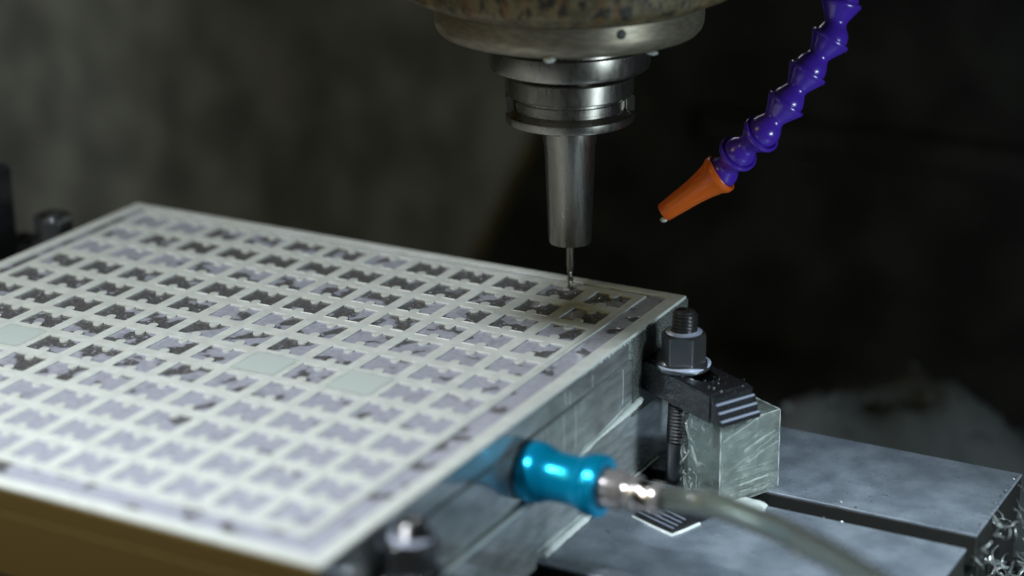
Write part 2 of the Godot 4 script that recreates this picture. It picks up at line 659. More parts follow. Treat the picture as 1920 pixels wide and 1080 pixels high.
	# coolant standing over three pockets
	var spots := [[2, 7, "pale coolant pool brimming over a pocket near the panel's left end"], [7, 6, "left one of two neighbouring pale pools flooding panel pockets"], [9, 6, "right one of two neighbouring pale pools flooding panel pockets"]]
	for s in spots:
		var pool := part("coolant_pool", liquid_pool(CW * 0.66, CD * 0.68, 60 + s[0]), M.flood)
		pool.position = Vector3(s[0] * PX + 0.0005, 0, s[1] * PZ)
		tag(pool, s[2], "coolant pool", "pools standing on the panel")

func liquid_pool(rx: float, rz: float, seed_: int) -> ArrayMesh:
	var nz := FastNoiseLite.new()
	nz.seed = seed_
	nz.frequency = 60.0
	var n := 44
	var vs := PackedVector3Array()
	var ns := PackedVector3Array()
	var cs := PackedColorArray()
	var ids := PackedInt32Array()
	for j in n + 1:
		for i in n + 1:
			var p := Vector2(2.0 * i / n - 1.0, 2.0 * j / n - 1.0) * 1.18
			var d := pow(pow(absf(p.x), 14.0) + pow(absf(p.y), 14.0), 1.0 / 14.0) + 0.05 * nz.get_noise_2d(p.x * rx, p.y * rz)
			var h := smoothstep(1.0, 0.82, d)
			vs.append(Vector3(p.x * rx, 0.00006 + 0.0001 * h, p.y * rz))
			var s := 0.0
			if d > 0.82 and d < 1.0: s = 0.0
			ns.append(Vector3(p.x * s, 1, p.y * s).normalized())
			cs.append(Color(1, 1, 1, smoothstep(1.03, 0.74, d) * 0.95))
	for j in n:
		for i in n:
			var a := j * (n + 1) + i
			if cs[a].a + cs[a + 1].a + cs[a + n + 1].a + cs[a + n + 2].a > 0.0:
				ids.append_array([a, a + 1, a + n + 2, a, a + n + 2, a + n + 1])
	var arr := []
	arr.resize(Mesh.ARRAY_MAX)
	arr[Mesh.ARRAY_VERTEX] = vs
	arr[Mesh.ARRAY_NORMAL] = ns
	arr[Mesh.ARRAY_COLOR] = cs
	arr[Mesh.ARRAY_INDEX] = ids
	var m := ArrayMesh.new()
	m.add_surface_from_arrays(Mesh.PRIMITIVE_TRIANGLES, arr)
	return m


# ---------------------------------------------------------------- fixture and table
func fixture() -> void:
	var t := thing("vacuum_fixture", "bare aluminium fixture of two stacked plates under the white panel", "fixture")
	part("top_plate", box_mesh(Vector3(-0.0272, -0.0118, -0.0222), Vector3(0.3060, -0.0017, 0.2936), 0.0003), M.alu, t)
	part("front_reflection", box_mesh(Vector3(-0.0270, -0.0118, 0.29365), Vector3(0.3058, -0.0020, 0.2946), 0.0003), M.tan, t)  # thin brown plate, carries the warm reflection as colour
	part("front_reflection", box_mesh(Vector3(-0.0275, -0.0396, 0.29425), Vector3(0.3064, -0.0120, 0.2950), 0.0003), M.tan, t)  # same painted reflection on the lower plate
	# lower plate: the long run, then the end with a window for the clamp foot
	part("lower_plate", box_mesh(Vector3(-0.028, -0.0400, 0.0385), Vector3(0.3069, -0.0120, 0.2942), 0.0006), M.alu, t)
	var c := CSGCombiner3D.new()
	c.name = "clamping_end"
	var a := CSGBox3D.new()
	a.name = "body"
	a.size = Vector3(0.3351, 0.0386, 0.0607)
	a.position = Vector3(-0.028 + 0.3351 / 2, -0.0400 + 0.0386 / 2, -0.0225 + 0.0607 / 2)
	c.add_child(a)
	var b := CSGPolygon3D.new()
	b.name = "window"
	b.operation = CSGShape3D.OPERATION_SUBTRACTION
	var poly := PackedVector2Array()
	for k in 4:
		var cc := [Vector2(0.026, -0.0152), Vector2(0.002, -0.0122), Vector2(0.002, -0.0305), Vector2(0.026, -0.0315)][k] as Vector2
		for n in 5:
			var ang := k * PI / 2 + n * PI / 8
			poly.append(cc + Vector2(cos(ang), sin(ang)) * 0.0055)
	b.polygon = poly
	b.depth = 0.03
	# polygon x runs along +z of the world, pushed in along -x
	b.transform = Transform3D(Basis(Vector3(0, 0, 1), Vector3(0, 1, 0), Vector3(-1, 0, 0)), Vector3(0.305, 0, 0))
	b.depth = 0.05
	b.position.x = 0.33
	c.add_child(b)
	c.material_override = M.scratched
	t.add_child(c)
	# dried milky runs down the side of the plates
	var st := begin()
	rng.seed = 21
	for k in 9:
		var z := rng.randf_range(0.04, 0.13)
		var top := -0.003 - 0.002 * rng.randf()
		var low := rng.randf_range(-0.0115, -0.008) if k % 2 else rng.randf_range(-0.036, -0.018)
		var w := rng.randf_range(0.00008, 0.0002)
		if k % 2:
			tube(st, [Vector3(0.3060, top, z), Vector3(0.3060, (top + low) / 2, z + 0.0004), Vector3(0.3060, low, z + 0.0002)], func(_u): return w, 6)
		else:
			tube(st, [Vector3(0.3069, -0.0128, z), Vector3(0.3069, (low - 0.0128) / 2, z - 0.0003), Vector3(0.3069, low, z + 0.0003)], func(_u): return w, 6)
	tag(part("coolant_run", done(st), M.bead, t), "", "", "", "stuff")

	# parallels that carry the fixture
	var p := part("parallel_block", box_mesh(Vector3(-0.02, TABLE, -0.015), Vector3(0.3063, -0.0402, 0.1368), 0.0004), M.alu)
	tag(p, "grey aluminium base block under the fixture beside the blue coupling, right of the dark seam", "block", "base blocks under the fixture")
	p = part("parallel_block", box_mesh(Vector3(-0.02, TABLE, 0.1378), Vector3(0.3098, -0.0402, 0.2915), 0.0005), M.alu)
	tag(p, "grey aluminium base block under the fixture's front half, left of the dark seam", "block", "base blocks under the fixture")

	# milky beads along the joints
	var pts := spline([Vector3(0.3083, -0.0398, 0.142), Vector3(0.3084, -0.0397, 0.18), Vector3(0.3083, -0.0398, 0.22), Vector3(0.3084, -0.0398, 0.288)], 60)
	var nz := FastNoiseLite.new()
	nz.frequency = 8.0
	p = part("coolant_bead", tube_mesh(pts, func(u): return 0.0014 + 0.0005 * nz.get_noise_1d(u), 12, 0.8), M.bead)
	tag(p, "straight milky coolant bead along the front half of the side joint", "coolant bead", "coolant beads along the joints")
	pts = spline([Vector3(0.3072, -0.0384, 0.094), Vector3(0.3074, -0.0371, 0.080), Vector3(0.3076, -0.0362, 0.062), Vector3(0.3078, -0.0352, 0.045), Vector3(0.3079, -0.0338, 0.031)], 60)
	p = part("coolant_bead", tube_mesh(pts, func(u): return 0.0006 + 0.0013 * smoothstep(0.25, 0.95, u) * (1.0 - 0.35 * smoothstep(0.93, 1.0, u)) + 0.0003 * nz.get_noise_1d(u * 2.0) + 0.0005 * exp(-pow((u - 0.16) * 16.0, 2.0)), 12, 0.9), M.bead)
	tag(p, "white coolant drip swelling towards its upper end, on the block below the clamp", "coolant bead", "coolant beads along the joints")
	pts = spline([Vector3(0.3075, TABLE + 0.0012, 0.128), Vector3(0.3076, TABLE + 0.0013, 0.105), Vector3(0.3075, TABLE + 0.0012, 0.084), Vector3(0.3073, TABLE + 0.0008, 0.010)], 60)
	p = part("coolant_bead", tube_mesh(pts, func(u): return 0.0017 + 0.0005 * nz.get_noise_1d(u * 2.0 + 5.0) - 0.0009 * smoothstep(0.3, 0.5, u), 12, 0.9), M.bead)
	tag(p, "pale coolant bead where the base block meets the table", "coolant bead", "coolant beads along the joints")

func table() -> void:
	var t := thing("machine_table", "grey cast iron machine table with dark slots across it", "machine table", Vector3(0, TABLE, 0))
	var lands := [[-0.052, 0.0200, 0.4670], [0.0346, 0.1322, 0.4668], [0.1468, 0.2444, 0.4668], [0.2590, 0.300, 0.4668]]
	for l in lands:
		part("table_land", box_mesh(Vector3(-0.33, -0.0014, l[0]), Vector3(l[2], 0, l[1]), 0.0006), M.table, t)
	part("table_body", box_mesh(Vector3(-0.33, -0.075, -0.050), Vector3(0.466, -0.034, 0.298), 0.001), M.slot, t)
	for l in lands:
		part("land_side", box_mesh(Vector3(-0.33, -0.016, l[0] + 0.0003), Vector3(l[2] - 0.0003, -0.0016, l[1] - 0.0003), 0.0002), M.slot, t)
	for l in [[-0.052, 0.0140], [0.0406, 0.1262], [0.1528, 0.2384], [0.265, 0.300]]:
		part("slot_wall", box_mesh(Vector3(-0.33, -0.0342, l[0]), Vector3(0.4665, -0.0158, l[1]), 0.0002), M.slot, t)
	# specks of fine swarf
	var chip := ArrayMesh.new()
	var st := begin(false)
	quad(st, Vector3(-1, 0, -0.3), Vector3(1, 0.3, -0.4), Vector3(1, 0.6, 0.4), Vector3(-1, 0.2, 0.3))
	quad(st, Vector3(-1, -0.1, 0.3), Vector3(1, 0.3, 0.4), Vector3(1, 0.1, -0.4), Vector3(-1, -0.2, -0.3))
	chip = done(st)
	rng.seed = 4
	var mm := MultiMesh.new()
	mm.transform_format = MultiMesh.TRANSFORM_3D
	mm.mesh = chip
	mm.instance_count = 520
	for k in 520:
		var x := rng.randf_range(0.315, 0.466)
		var z := rng.randf_range(-0.05, 0.13)
		if z > 0.019 and z < 0.036: z -= 0.02
		if k < 70:
			z = [-0.0512, 0.0193, 0.0352][k % 3] + rng.randf_range(-0.0006, 0.0006)
		elif k < 130:
			x = 0.4662 - absf(rng.randfn(0, 0.0012))
			z = rng.randf_range(-0.05, 0.018)
		var s := rng.randf_range(0.00015, 0.00042) * (2.0 if rng.randf() < 0.06 else 1.0)
		mm.set_instance_transform(k, Transform3D(Basis.from_euler(Vector3(rng.randf_range(-0.5, 0.5), rng.randf() * TAU, rng.randf_range(-0.5, 0.5))).scaled(Vector3.ONE * s), Vector3(x, TABLE + 0.0004, z)))
	var mi := MultiMeshInstance3D.new()
	mi.name = "fine_swarf"
	mi.multimesh = mm
	mi.material_override = M.swarf
	add_child(mi)
	tag(mi, "tiny bright metal specks scattered over the machine table", "swarf", "", "stuff")


# ---------------------------------------------------------------- clamps
func stud(called: String, at: Vector3, top: float, label: String, lean := Vector3.ZERO) -> void:
	var bottom := TABLE - 0.033
	var prof := []
	var y := -0.054
	prof.append(Vector2(0.0056, bottom))
	prof.append(Vector2(0.0058, y))
	while y < top - 0.0016:
		prof.append(Vector2(0.00505, y))
		prof.append(Vector2(0.00600, y + 0.0007))
		prof.append(Vector2(0.00600, y + 0.0009))
		y += 0.00175
	prof.append(Vector2(0.0050, y))
	prof.append(Vector2(0.0050, top - 0.0004))
	prof.append(Vector2(0.0044, top))
	prof.append(Vector2(0.0, top))
	var o := part(called, lathe_mesh(prof, 40, Transform3D.IDENTITY, 0.00175), M.thread)
	o.position = at
	o.rotation = lean
	tag(o, label, "threaded stud", "studs through the clamps")

# hexagonal nut with a collar; base at y = 0
func nut(at: Vector3, turn: float, label: String, lean := Vector3.ZERO, wet := true) -> void:
	var t := thing("collar_nut", label, "nut", at, "collar nuts on the clamps")
	t.rotation = lean + Vector3(0, turn, 0)
	var st := begin(false)
	var n := 144
	var af := 0.0182
	var rings := []
	for k in 5:
		var row := []
		for s in n:
			var a := TAU * s / n
			var m := fposmod(a, PI / 3) - PI / 6
			var rh := minf(af / 2 / cos(m), af / 2 * 1.128)
			var chf := (rh - af / 2) * 0.62
			var r: float = [rh, rh, af / 2 * 0.985, 0.0068, 0.0060][k]
			var y: float = [0.003, 0.0172 - chf, 0.0175, 0.0175, 0.0160][k]
			row.append(Vector3(r * cos(a), y, -r * sin(a)))
		rings.append(row)
	for k in 4:
		for s in n:
			var u := (s + 1) % n
			quad(st, rings[k][s], rings[k][u], rings[k + 1][u], rings[k + 1][s])
	part("hexagon", done(st), M.nut, t)
	part("collar", lathe_mesh(pf([6.2, 0, 12.0, 0, 12.5, 0.5, 12.5, 1.6, 12.1, 2.4, 11.2, 2.9, 9.0, 3.4, 8.6, 4.2]), 64), M.nut, t)
	if not wet: return
	var arc := []
	for k in 41:
		var a := deg_to_rad(-150.0 + 215.0 * k / 40.0) - turn
		arc.append(Vector3(cos(a) * 11.6, 2.1 + 0.35 * sin(a * 3.0), -sin(a) * 11.6) * MM)
	part("coolant_film", tube_mesh(arc, func(u): return (0.35 + 1.0 * pow(sin(PI * u), 0.6) * (0.75 + 0.35 * sin(u * 17.0))) * MM, 14, 0.8), M.film, t)
	part("coolant_ring", lathe_mesh(pf([6.0, 18.3, 6.5, 18.0, 7.3, 17.75, 8.1, 17.6, 8.5, 17.5]), 48), M.film, t)

# strap with a slot and a stepped end; local x runs to the stepped end, y = 0 its top
func strap(at: Vector3, turn: float, label: String, long := 0.057) -> Node3D:
	var t := thing("clamp_strap", label, "clamp strap", at, "clamp straps")
	t.rotation.y = turn
	var st := begin(false)
	var w := 0.0115
	var th := 0.0140
	# outline and slot with the same number of points
	var n := 40
	var o := []
	var s := []
	for k in n:
		var a := TAU * (k + 0.5) / n
		var d := Vector2(cos(a), sin(a))
		var half := Vector2(0.0285, w)
		var q := minf(half.x / maxf(absf(d.x), 1e-6), half.y / maxf(absf(d.y), 1e-6))
		o.append(Vector2(-0.0285, 0) + d * q)
		var sl := 0.0105
		var sr := 0.0064
		var e := Vector2(clampf(d.x * q, -sl, sl), 0)
		var dd := (d * q - e)
		s.append(Vector2(-0.0295, 0) + e + dd.normalized() * sr)
	for k in n:
		var u := (k + 1) % n
		var P := func(v: Vector2, y: float) -> Vector3: return Vector3(v.x, y, -v.y)
		var inset := func(v: Vector2) -> Vector2: return Vector2(-0.0285, 0) + (v - Vector2(-0.0285, 0)) * Vector2(1.0 - 0.0008 / 0.0285, 1.0 - 0.0008 / w)
		out_quad(st, [P.call(inset.call(o[k]), 0), P.call(inset.call(o[u]), 0), P.call(s[u], 0), P.call(s[k], 0)], Vector3.UP)
		out_quad(st, [P.call(inset.call(o[k]), 0), P.call(inset.call(o[u]), 0), P.call(o[u], -0.0008), P.call(o[k], -0.0008)], P.call(o[k] - Vector2(-0.0285, 0), 0.01))
		out_quad(st, [P.call(o[k], -th), P.call(o[u], -th), P.call(s[u], -th), P.call(s[k], -th)], Vector3.DOWN)
		out_quad(st, [P.call(o[k], -th), P.call(o[u], -th), P.call(o[u], -0.0008), P.call(o[k], -0.0008)], P.call((o[k] + o[u]) / 2 - Vector2(-0.0285, 0), 0))
		out_quad(st, [P.call(s[k], -th), P.call(s[u], -th), P.call(s[u], 0), P.call(s[k], 0)], P.call(Vector2(-0.0295, 0) - s[k], 0))
	part("bar", done(st), M.black, t)
	# three steps down the end
	st = begin(false)
	var poly := PackedVector2Array([Vector2(0, -th + 0.0006), Vector2(0, -0.0006)])
	for k in 4:
		poly.append(Vector2(0.0003 + 0.0019 * k, -0.0008 - 0.0034 * k))
		poly.append(Vector2(0.0019 * (k + 1), -0.0012 - 0.0034 * k))
		poly.append(Vector2(0.0019 * (k + 1) - 0.0002, -0.0036 - 0.0034 * k) if k < 3 else Vector2(0.0019 * 4, -th + 0.0006))
	prism(st, poly, -w + 0.0003, w - 0.0003)
	part("stepped_end", done(st), M.black, t)
	for k in range(1, 4):
		var c := Vector3(0.00105 + 0.0019 * k, -0.00085 - 0.0034 * k, 0)
		part("coolant_film", tube_mesh([c + Vector3(0, 0, w - 0.0006), c, c + Vector3(0, 0, -w + 0.0006)], func(_u): return 0.0008, 10, 0.55), M.tooth, t)
	return t

func clamps() -> void:
	var yaw := -0.4817            # the right clamp is turned towards the viewer
	var sx := 0.3275
	var sz := 0.0268
	var d := Vector3(0.8863, 0, 0.4631)
	strap(Vector3(0.3579, -0.0155, 0.0406) - Vector3(0.462, 0, -0.887) * 0.0012, yaw, "black clamp strap with ridged end resting on the film wrapped block")
	# crumbs on the strap
	var st := begin(false)
	rng.seed = 14
	for k in 90:
		var a := rng.randf_range(-0.05, 0.004)
		var b := rng.randf_range(-0.0105, 0.0105)
		if k > 60:
			a = rng.randf_range(0.002, 0.012)
		var at := Vector3(0.3579, -0.0153, 0.0406) + d * a + Vector3(0.462, 0, -0.887) * b
		if k > 60: at.y = -0.0298
		var r := rng.randf_range(0.00015, 0.0005)
		var q := Vector3(rng.randf_range(-1, 1), rng.randf_range(0.2, 1), rng.randf_range(-1, 1)) * r
		tri(st, at + q, at + Vector3(r, 0, -r), at + Vector3(-r, 0.0001, r))
	tag(part("metal_crumbs", done(st), M.swarf), "bright metal crumbs on the strap and the wrapped block below it", "swarf", "", "stuff")
	stud("threaded_stud", Vector3(sx, 0, sz), 0.0116, "dark threaded stud standing through the right clamp strap", Vector3(0, 0, -0.035))
	nut(Vector3(sx - 0.0002, -0.0154, sz), 0.30, "wet hexagon nut with a collar on the right clamp strap", Vector3(0, 0, 0.0))

	# step block wrapped in clear film, under the strap's end
	var w := Vector3(0.5, 0, -0.866)
	var xf := Transform3D(Basis(Vector3(0.886, 0, 0.463), Vector3.UP, Vector3(-0.463, 0, 0.886)), Vector3(0.3544, TABLE, 0.045))
	var t := thing("support_block", "clear scuffed plastic block in crumpled film under the clamp strap's ridged end", "support block", xf.origin)
	t.basis = xf.basis
	var hgt := 0.0395
	var bw := 0.0262
	var bl := 0.0345
	part("core", box_mesh(Vector3(-bw + 0.001, 0.0, -bl + 0.001), Vector3(-0.001, hgt - 0.0012, -0.001), 0.0005), M.core, t)
	part("film_wrap", film_sleeve(bw, hgt, bl), M.wrap, t)
	st = begin()
	rng.seed = 8
	for k in 11:           # folds that stand out of the film
		var face := k % 3
		var a := Vector3.ZERO
		var b := Vector3.ZERO
		if face == 0:      # viewer's left face
			a = Vector3(rng.randf_range(-bw, -0.012), rng.randf_range(0.004, hgt - 0.004), 0.0006)
			b = a + Vector3(rng.randf_range(0.003, 0.012), rng.randf_range(-0.012, 0.004), 0.0002)
		elif face == 1:
			a = Vector3(-bw + 0.001, rng.randf_range(0.004, hgt - 0.01), 0.0008)
			b = a + Vector3(rng.randf_range(-0.001, 0.003), rng.randf_range(-0.01, 0.01), 0.0004)
		else:
			a = Vector3(rng.randf_range(-bw, -0.004), 0.0015 + rng.randf() * 0.002, 0.0012)
			b = a + Vector3(rng.randf_range(0.006, 0.014), rng.randf_range(-0.001, 0.001), 0.0005)
		var m := (a + b) / 2 + Vector3(rng.randf_range(-1, 1), rng.randf_range(-1, 1), 0.4) * 0.0012
		var ww := rng.randf_range(0.0002, 0.0007)
		tube(st, spline([a, m, b], 10), func(u): return ww * (0.25 + sin(PI * u)), 7)
	# pale edges where the film is creased round the block
	for e in [[Vector3(0.0002, 0.001, 0.0002), Vector3(0.0002, hgt, 0.0002)], [Vector3(0.0003, 0.001, -bl), Vector3(0.0003, hgt, -bl)], [Vector3(0, hgt, 0), Vector3(0, hgt, -bl)], [Vector3(0, hgt, -bl), Vector3(-bw, hgt, -bl)], [Vector3(0, hgt, 0), Vector3(-bw, hgt, 0.0004)]]:
		tube(st, spline([e[0], e[0].lerp(e[1], 0.3) + Vector3(0.0002, 0.0001, 0.0002), e[0].lerp(e[1], 0.7) - Vector3(0.0001, 0.0002, 0.0001), e[1]], 24), func(u): return 0.00022 + 0.00012 * sin(u * 23.0), 6)
	part("film_fold", done(st), M.crease, t)
	# milky puddle at its foot
	st = begin()
	blob(st, Vector3(0.3655, TABLE + 0.0002, 0.0405), Vector3(0.010, 0.0012, 0.0085), 0.5, 6)
	tag(part("coolant_puddle", done(st), M.bead), "milky puddle at the foot of the film wrapped block", "coolant puddle")

	# spare stepped clamp lying on the table
	t = thing("stepped_clamp", "black ridged clamp end lying loose on the table behind the hose", "stepped clamp", Vector3(0.3475, TABLE, 0.0815))
	t.rotation.y = atan2(-8.5, 22.5)
	st = begin(false)
	var poly := PackedVector2Array([Vector2(0, 0.0004)])
	for k in 5:
		poly.append(Vector2(-0.0024 * k, 0.0016 + 0.0007 * k))
		poly.append(Vector2(-0.0024 * k - 0.0012, 0.0022 + 0.0007 * k))
	poly.append(Vector2(-0.012, 0.0052))
	poly.append(Vector2(-0.026, 0.0052))
	poly.append(Vector2(-0.026, 0.0004))
	prism(st, poly, 0.0, 0.024, Transform3D(Basis(Vector3(0, 0, 1), Vector3.UP, Vector3(-1, 0, 0)), Vector3.ZERO))
	part("ridged_bar", done(st), M.black, t)
	for k in 4:
		part("coolant_film", tube_mesh([Vector3(-0.0006, 0.00205 + 0.0007 * k, -0.0024 * k - 0.0018), Vector3(-0.0235, 0.00205 + 0.0007 * k, -0.0024 * k - 0.0018)], func(_u): return 0.0006, 8, 0.5), M.tooth, t)
	st = begin()
	tube(st, [Vector3(-0.0245, 0.0003, 0.0008), Vector3(-0.012, 0.0003, 0.0012), Vector3(0.0008, 0.0003, 0.0008), Vector3(0.001, 0.0003, -0.008), Vector3(0.0008, 0.0003, -0.0165)], func(_u): return 0.0008, 8, 0.6)
	part("coolant_edge", done(st), M.bead, t)

	# front left clamp, mostly below the picture
	strap(Vector3(0.3540, -0.0207, 0.2560), 0.0, "black clamp strap at the bottom edge, under the near blurred nut", 0.06)
	stud("threaded_stud", Vector3(0.3195, 0, 0.2535), 0.0030, "stud through the near blurred nut at the bottom edge")
	nut(Vector3(0.3195, -0.0206, 0.2535), 0.26, "near blurred black nut at the bottom edge beside the panel corner")
	# far left clamp
	strap(Vector3(-0.078, -0.0125, 0.0275), PI, "black clamp strap on the far left behind the panel's left edge", 0.06)
	stud("threaded_stud", Vector3(-0.0445, 0, 0.0278), 0.0062, "stud in the far blurred nut behind the panel's left edge")
	nut(Vector3(-0.0445, -0.0124, 0.0278), 0.5, "far blurred black nut behind the panel's left edge", Vector3.ZERO, false)
	var p := part("angle_block", box_mesh(Vector3(-0.105, TABLE, 0.036), Vector3(-0.062, 0.0335, 0.062), 0.002), M.black)
	tag(p, "tall dark steel block at the left edge of the picture", "block")
	p = part("riser_block", box_mesh(Vector3(-0.120, TABLE, 0.010), Vector3(-0.056, -0.0268, 0.034), 0.0015), M.nut)
	tag(p, "low grey steel riser under the far left clamp", "block")
	p = part("riser_block", box_mesh(Vector3(0.342, TABLE, 0.244), Vector3(0.366, -0.0349, 0.268), 0.0015), M.black)
	tag(p, "dark riser under the near clamp strap, at the bottom edge", "block")

func film_sleeve(bw: float, hgt: float, bl: float) -> ArrayMesh:      # a crumpled sleeve round the block
	var nz := FastNoiseLite.new()
	nz.seed = 17
	nz.frequency = 110.0
	nz.fractal_type = FastNoiseLite.FRACTAL_RIDGED
	nz.fractal_octaves = 3
	var st := begin()
	st.set_smooth_group(0)
	var loop := []
	var lens := []
	var total := 0.0
	var corners := [Vector2(-bw, 0), Vector2(0, 0), Vector2(0, -bl), Vector2(-bw, -bl)]
	var nrm := [Vector2(0, 1), Vector2(1, 0), Vector2(0, -1), Vector2(-1, 0)]
	for k in 4:
		var a: Vector2 = corners[k]
		var b: Vector2 = corners[(k + 1) % 4]
		for n in 26:
			loop.append([a.lerp(b, n / 26.0), nrm[k], k])
			lens.append(total + a.distance_to(b) * n / 26.0)
		total += a.distance_to(b)
	var rows := 36
	var grid := []
	for r in rows + 1:
		var row := []
		var y := -0.0 + (hgt) * r / rows
		for e in loop:
			var p := Vector3(e[0].x, y, e[0].y)
			var amp := 0.0022 if e[2] == 0 else (0.0003 if e[2] == 1 else 0.0008)
			if e[2] == 0: amp *= smoothstep(0.0, -bw * 0.6, e[0].x) + 0.12
			var ridge := nz.get_noise_3dv(p * (1.0 if e[2] == 0 else 1.6))
			var flare := 0.0022 * pow(1.0 - float(r) / rows, 4.0) * (1.0 if e[2] == 0 else 0.3)
			p += Vector3(e[1].x, 0, e[1].y) * (0.0002 + maxf(0.0, 0.35 + ridge) * amp + flare)
			row.append(p)
		grid.append(row)
	var n := loop.size()
	for r in rows:
		for k in n:
			var u := (k + 1) % n
			var la: float = lens[k]
			var lb: float = lens[u] if u > 0 else total
			var face: int = loop[k][2]
			var first: float = lens[face * 26]
			var span := bw if face % 2 == 0 else bl
			var q := [[grid[r][k], la, r], [grid[r][u], lb, r], [grid[r + 1][u], lb, r + 1], [grid[r + 1][k], la, r + 1]]
			for id in [0, 2, 1, 0, 3, 2]:
				var tu: float = clampf((q[id][1] - first) / span, 0.002, 0.998) * 0.5 + (0.0 if face == 0 else 0.5)
				st.set_uv(Vector2(tu, 1.0 - float(q[id][2]) / rows))
				st.add_vertex(q[id][0])
	# the lid, sagging a little between the edges
	st.set_smooth_group(3)
	for a in 12:
		for b in 12:
			var c := []
			for e in [[a, b], [a, b + 1], [a + 1, b + 1], [a + 1, b]]:
				var p := Vector3(-bw * e[0] / 12.0, hgt, -bl * e[1] / 12.0)
				p.y += 0.0006 * nz.get_noise_3dv(p * 1.4) * (0.0 if e[0] % 12 == 0 or e[1] % 12 == 0 else 1.0)
				c.append([p, Vector2(0.5 + 0.5 * e[1] / 12.0, e[0] / 24.0)])
			for id in [0, 2, 1, 0, 3, 2]:
				st.set_uv(c[id][1])
				st.add_vertex(c[id][0])
	return done(st)


# ---------------------------------------------------------------- coupling and hose
func coupling() -> void:
	var at := Vector3(0.3069, -0.0245, 0.142)
	var xf := Transform3D(Basis(Vector3(0, -1, 0), Vector3(1, 0, 0), Vector3(0, 0, 1)), Vector3.ZERO)
	var t := thing("hose_coupling", "shiny blue metal quick coupling screwed into the fixture's side", "coupling", at)
	part("socket", lathe_mesh(pf([0, -4, 11.0, -4, 11.0, 1.5, 10.5, 2.0]), 48, xf), M.brass, t)
	part("sleeve", lathe_mesh(pf([9.0, 0.8, 12.0, 0.9, 13.0, 1.6, 13.2, 2.6, 13.2, 6.5, 12.9, 8.2, 12.0, 10.5, 11.0, 13.0, 10.6, 16.0, 10.6, 22.0, 10.8, 25.0, 11.6, 27.5, 12.6, 29.4, 12.8, 30.2, 12.5, 30.8, 12.6, 31.4, 13.2, 32.2, 13.3, 35.5, 13.0, 36.8, 12.2, 37.2, 9.2, 37.2, 8.9, 35.0]), 72, xf), M.blue, t)
	part("nipple", lathe_mesh(pf([0, 34, 8.3, 34, 8.3, 46.5, 7.9, 47.2, 6.6, 47.4, 6.6, 49.0, 7.4, 49.2, 7.8, 49.8, 7.8, 52.5, 7.2, 53.2, 6.6, 53.4]), 56, xf), M.chrome, t)
	part("barb", lathe_mesh(pf([6.8, 53.0, 7.3, 53.6, 7.4, 58.2, 7.0, 58.8, 5.2, 59.0]), 6, xf), M.brass, t)
	part("clip", lathe_mesh(pf([5.0, 58.6, 6.6, 58.8, 6.8, 59.4, 6.8, 62.5, 6.4, 63.2, 5.0, 63.4]), 40, xf), M.chrome, t)
	var pts := spline([at + Vector3(0.058, 0, 0), Vector3(0.3710, -0.0244, 0.1410), Vector3(0.3908, -0.0232, 0.1396), Vector3(0.4209, -0.0172, 0.1570), Vector3(0.4485, -0.0092, 0.1811), Vector3(0.4746, -0.0015, 0.2063), Vector3(0.5005, 0.0075, 0.2369), Vector3(0.5306, 0.0195, 0.2869), Vector3(0.5600, 0.0260, 0.3400)], 90)
	var h := thing("air_hose", "clear plastic hose curving from the blue coupling towards the viewer", "hose")
	var st := begin()
	tube(st, pts, func(_u): return 0.0053, 28, false)
	var st2 := begin()
	tube(st2, pts, func(_u): return 0.0036, 24, false)
	st2.generate_normals()
	var arr := st2.commit_to_arrays()
	var vs: PackedVector3Array = arr[Mesh.ARRAY_VERTEX]
	for k in range(0, vs.size(), 3):         # the bore faces inwards
		for e in [0, 2, 1]:
			st.add_vertex(vs[k + e])
	part("wall", done(st), M.hose, h)
	# ring of coolant caught on the hose
	st = begin()
	blob(st, pts[28] + Vector3(-0.0015, -0.0058, 0.001), Vector3(0.0016, 0.0012, 0.0012), 0.2, 3)
	tag(part("coolant_drop", done(st), M.bead), "small pale drop hanging under the clear hose", "coolant drop", "hanging coolant drops")


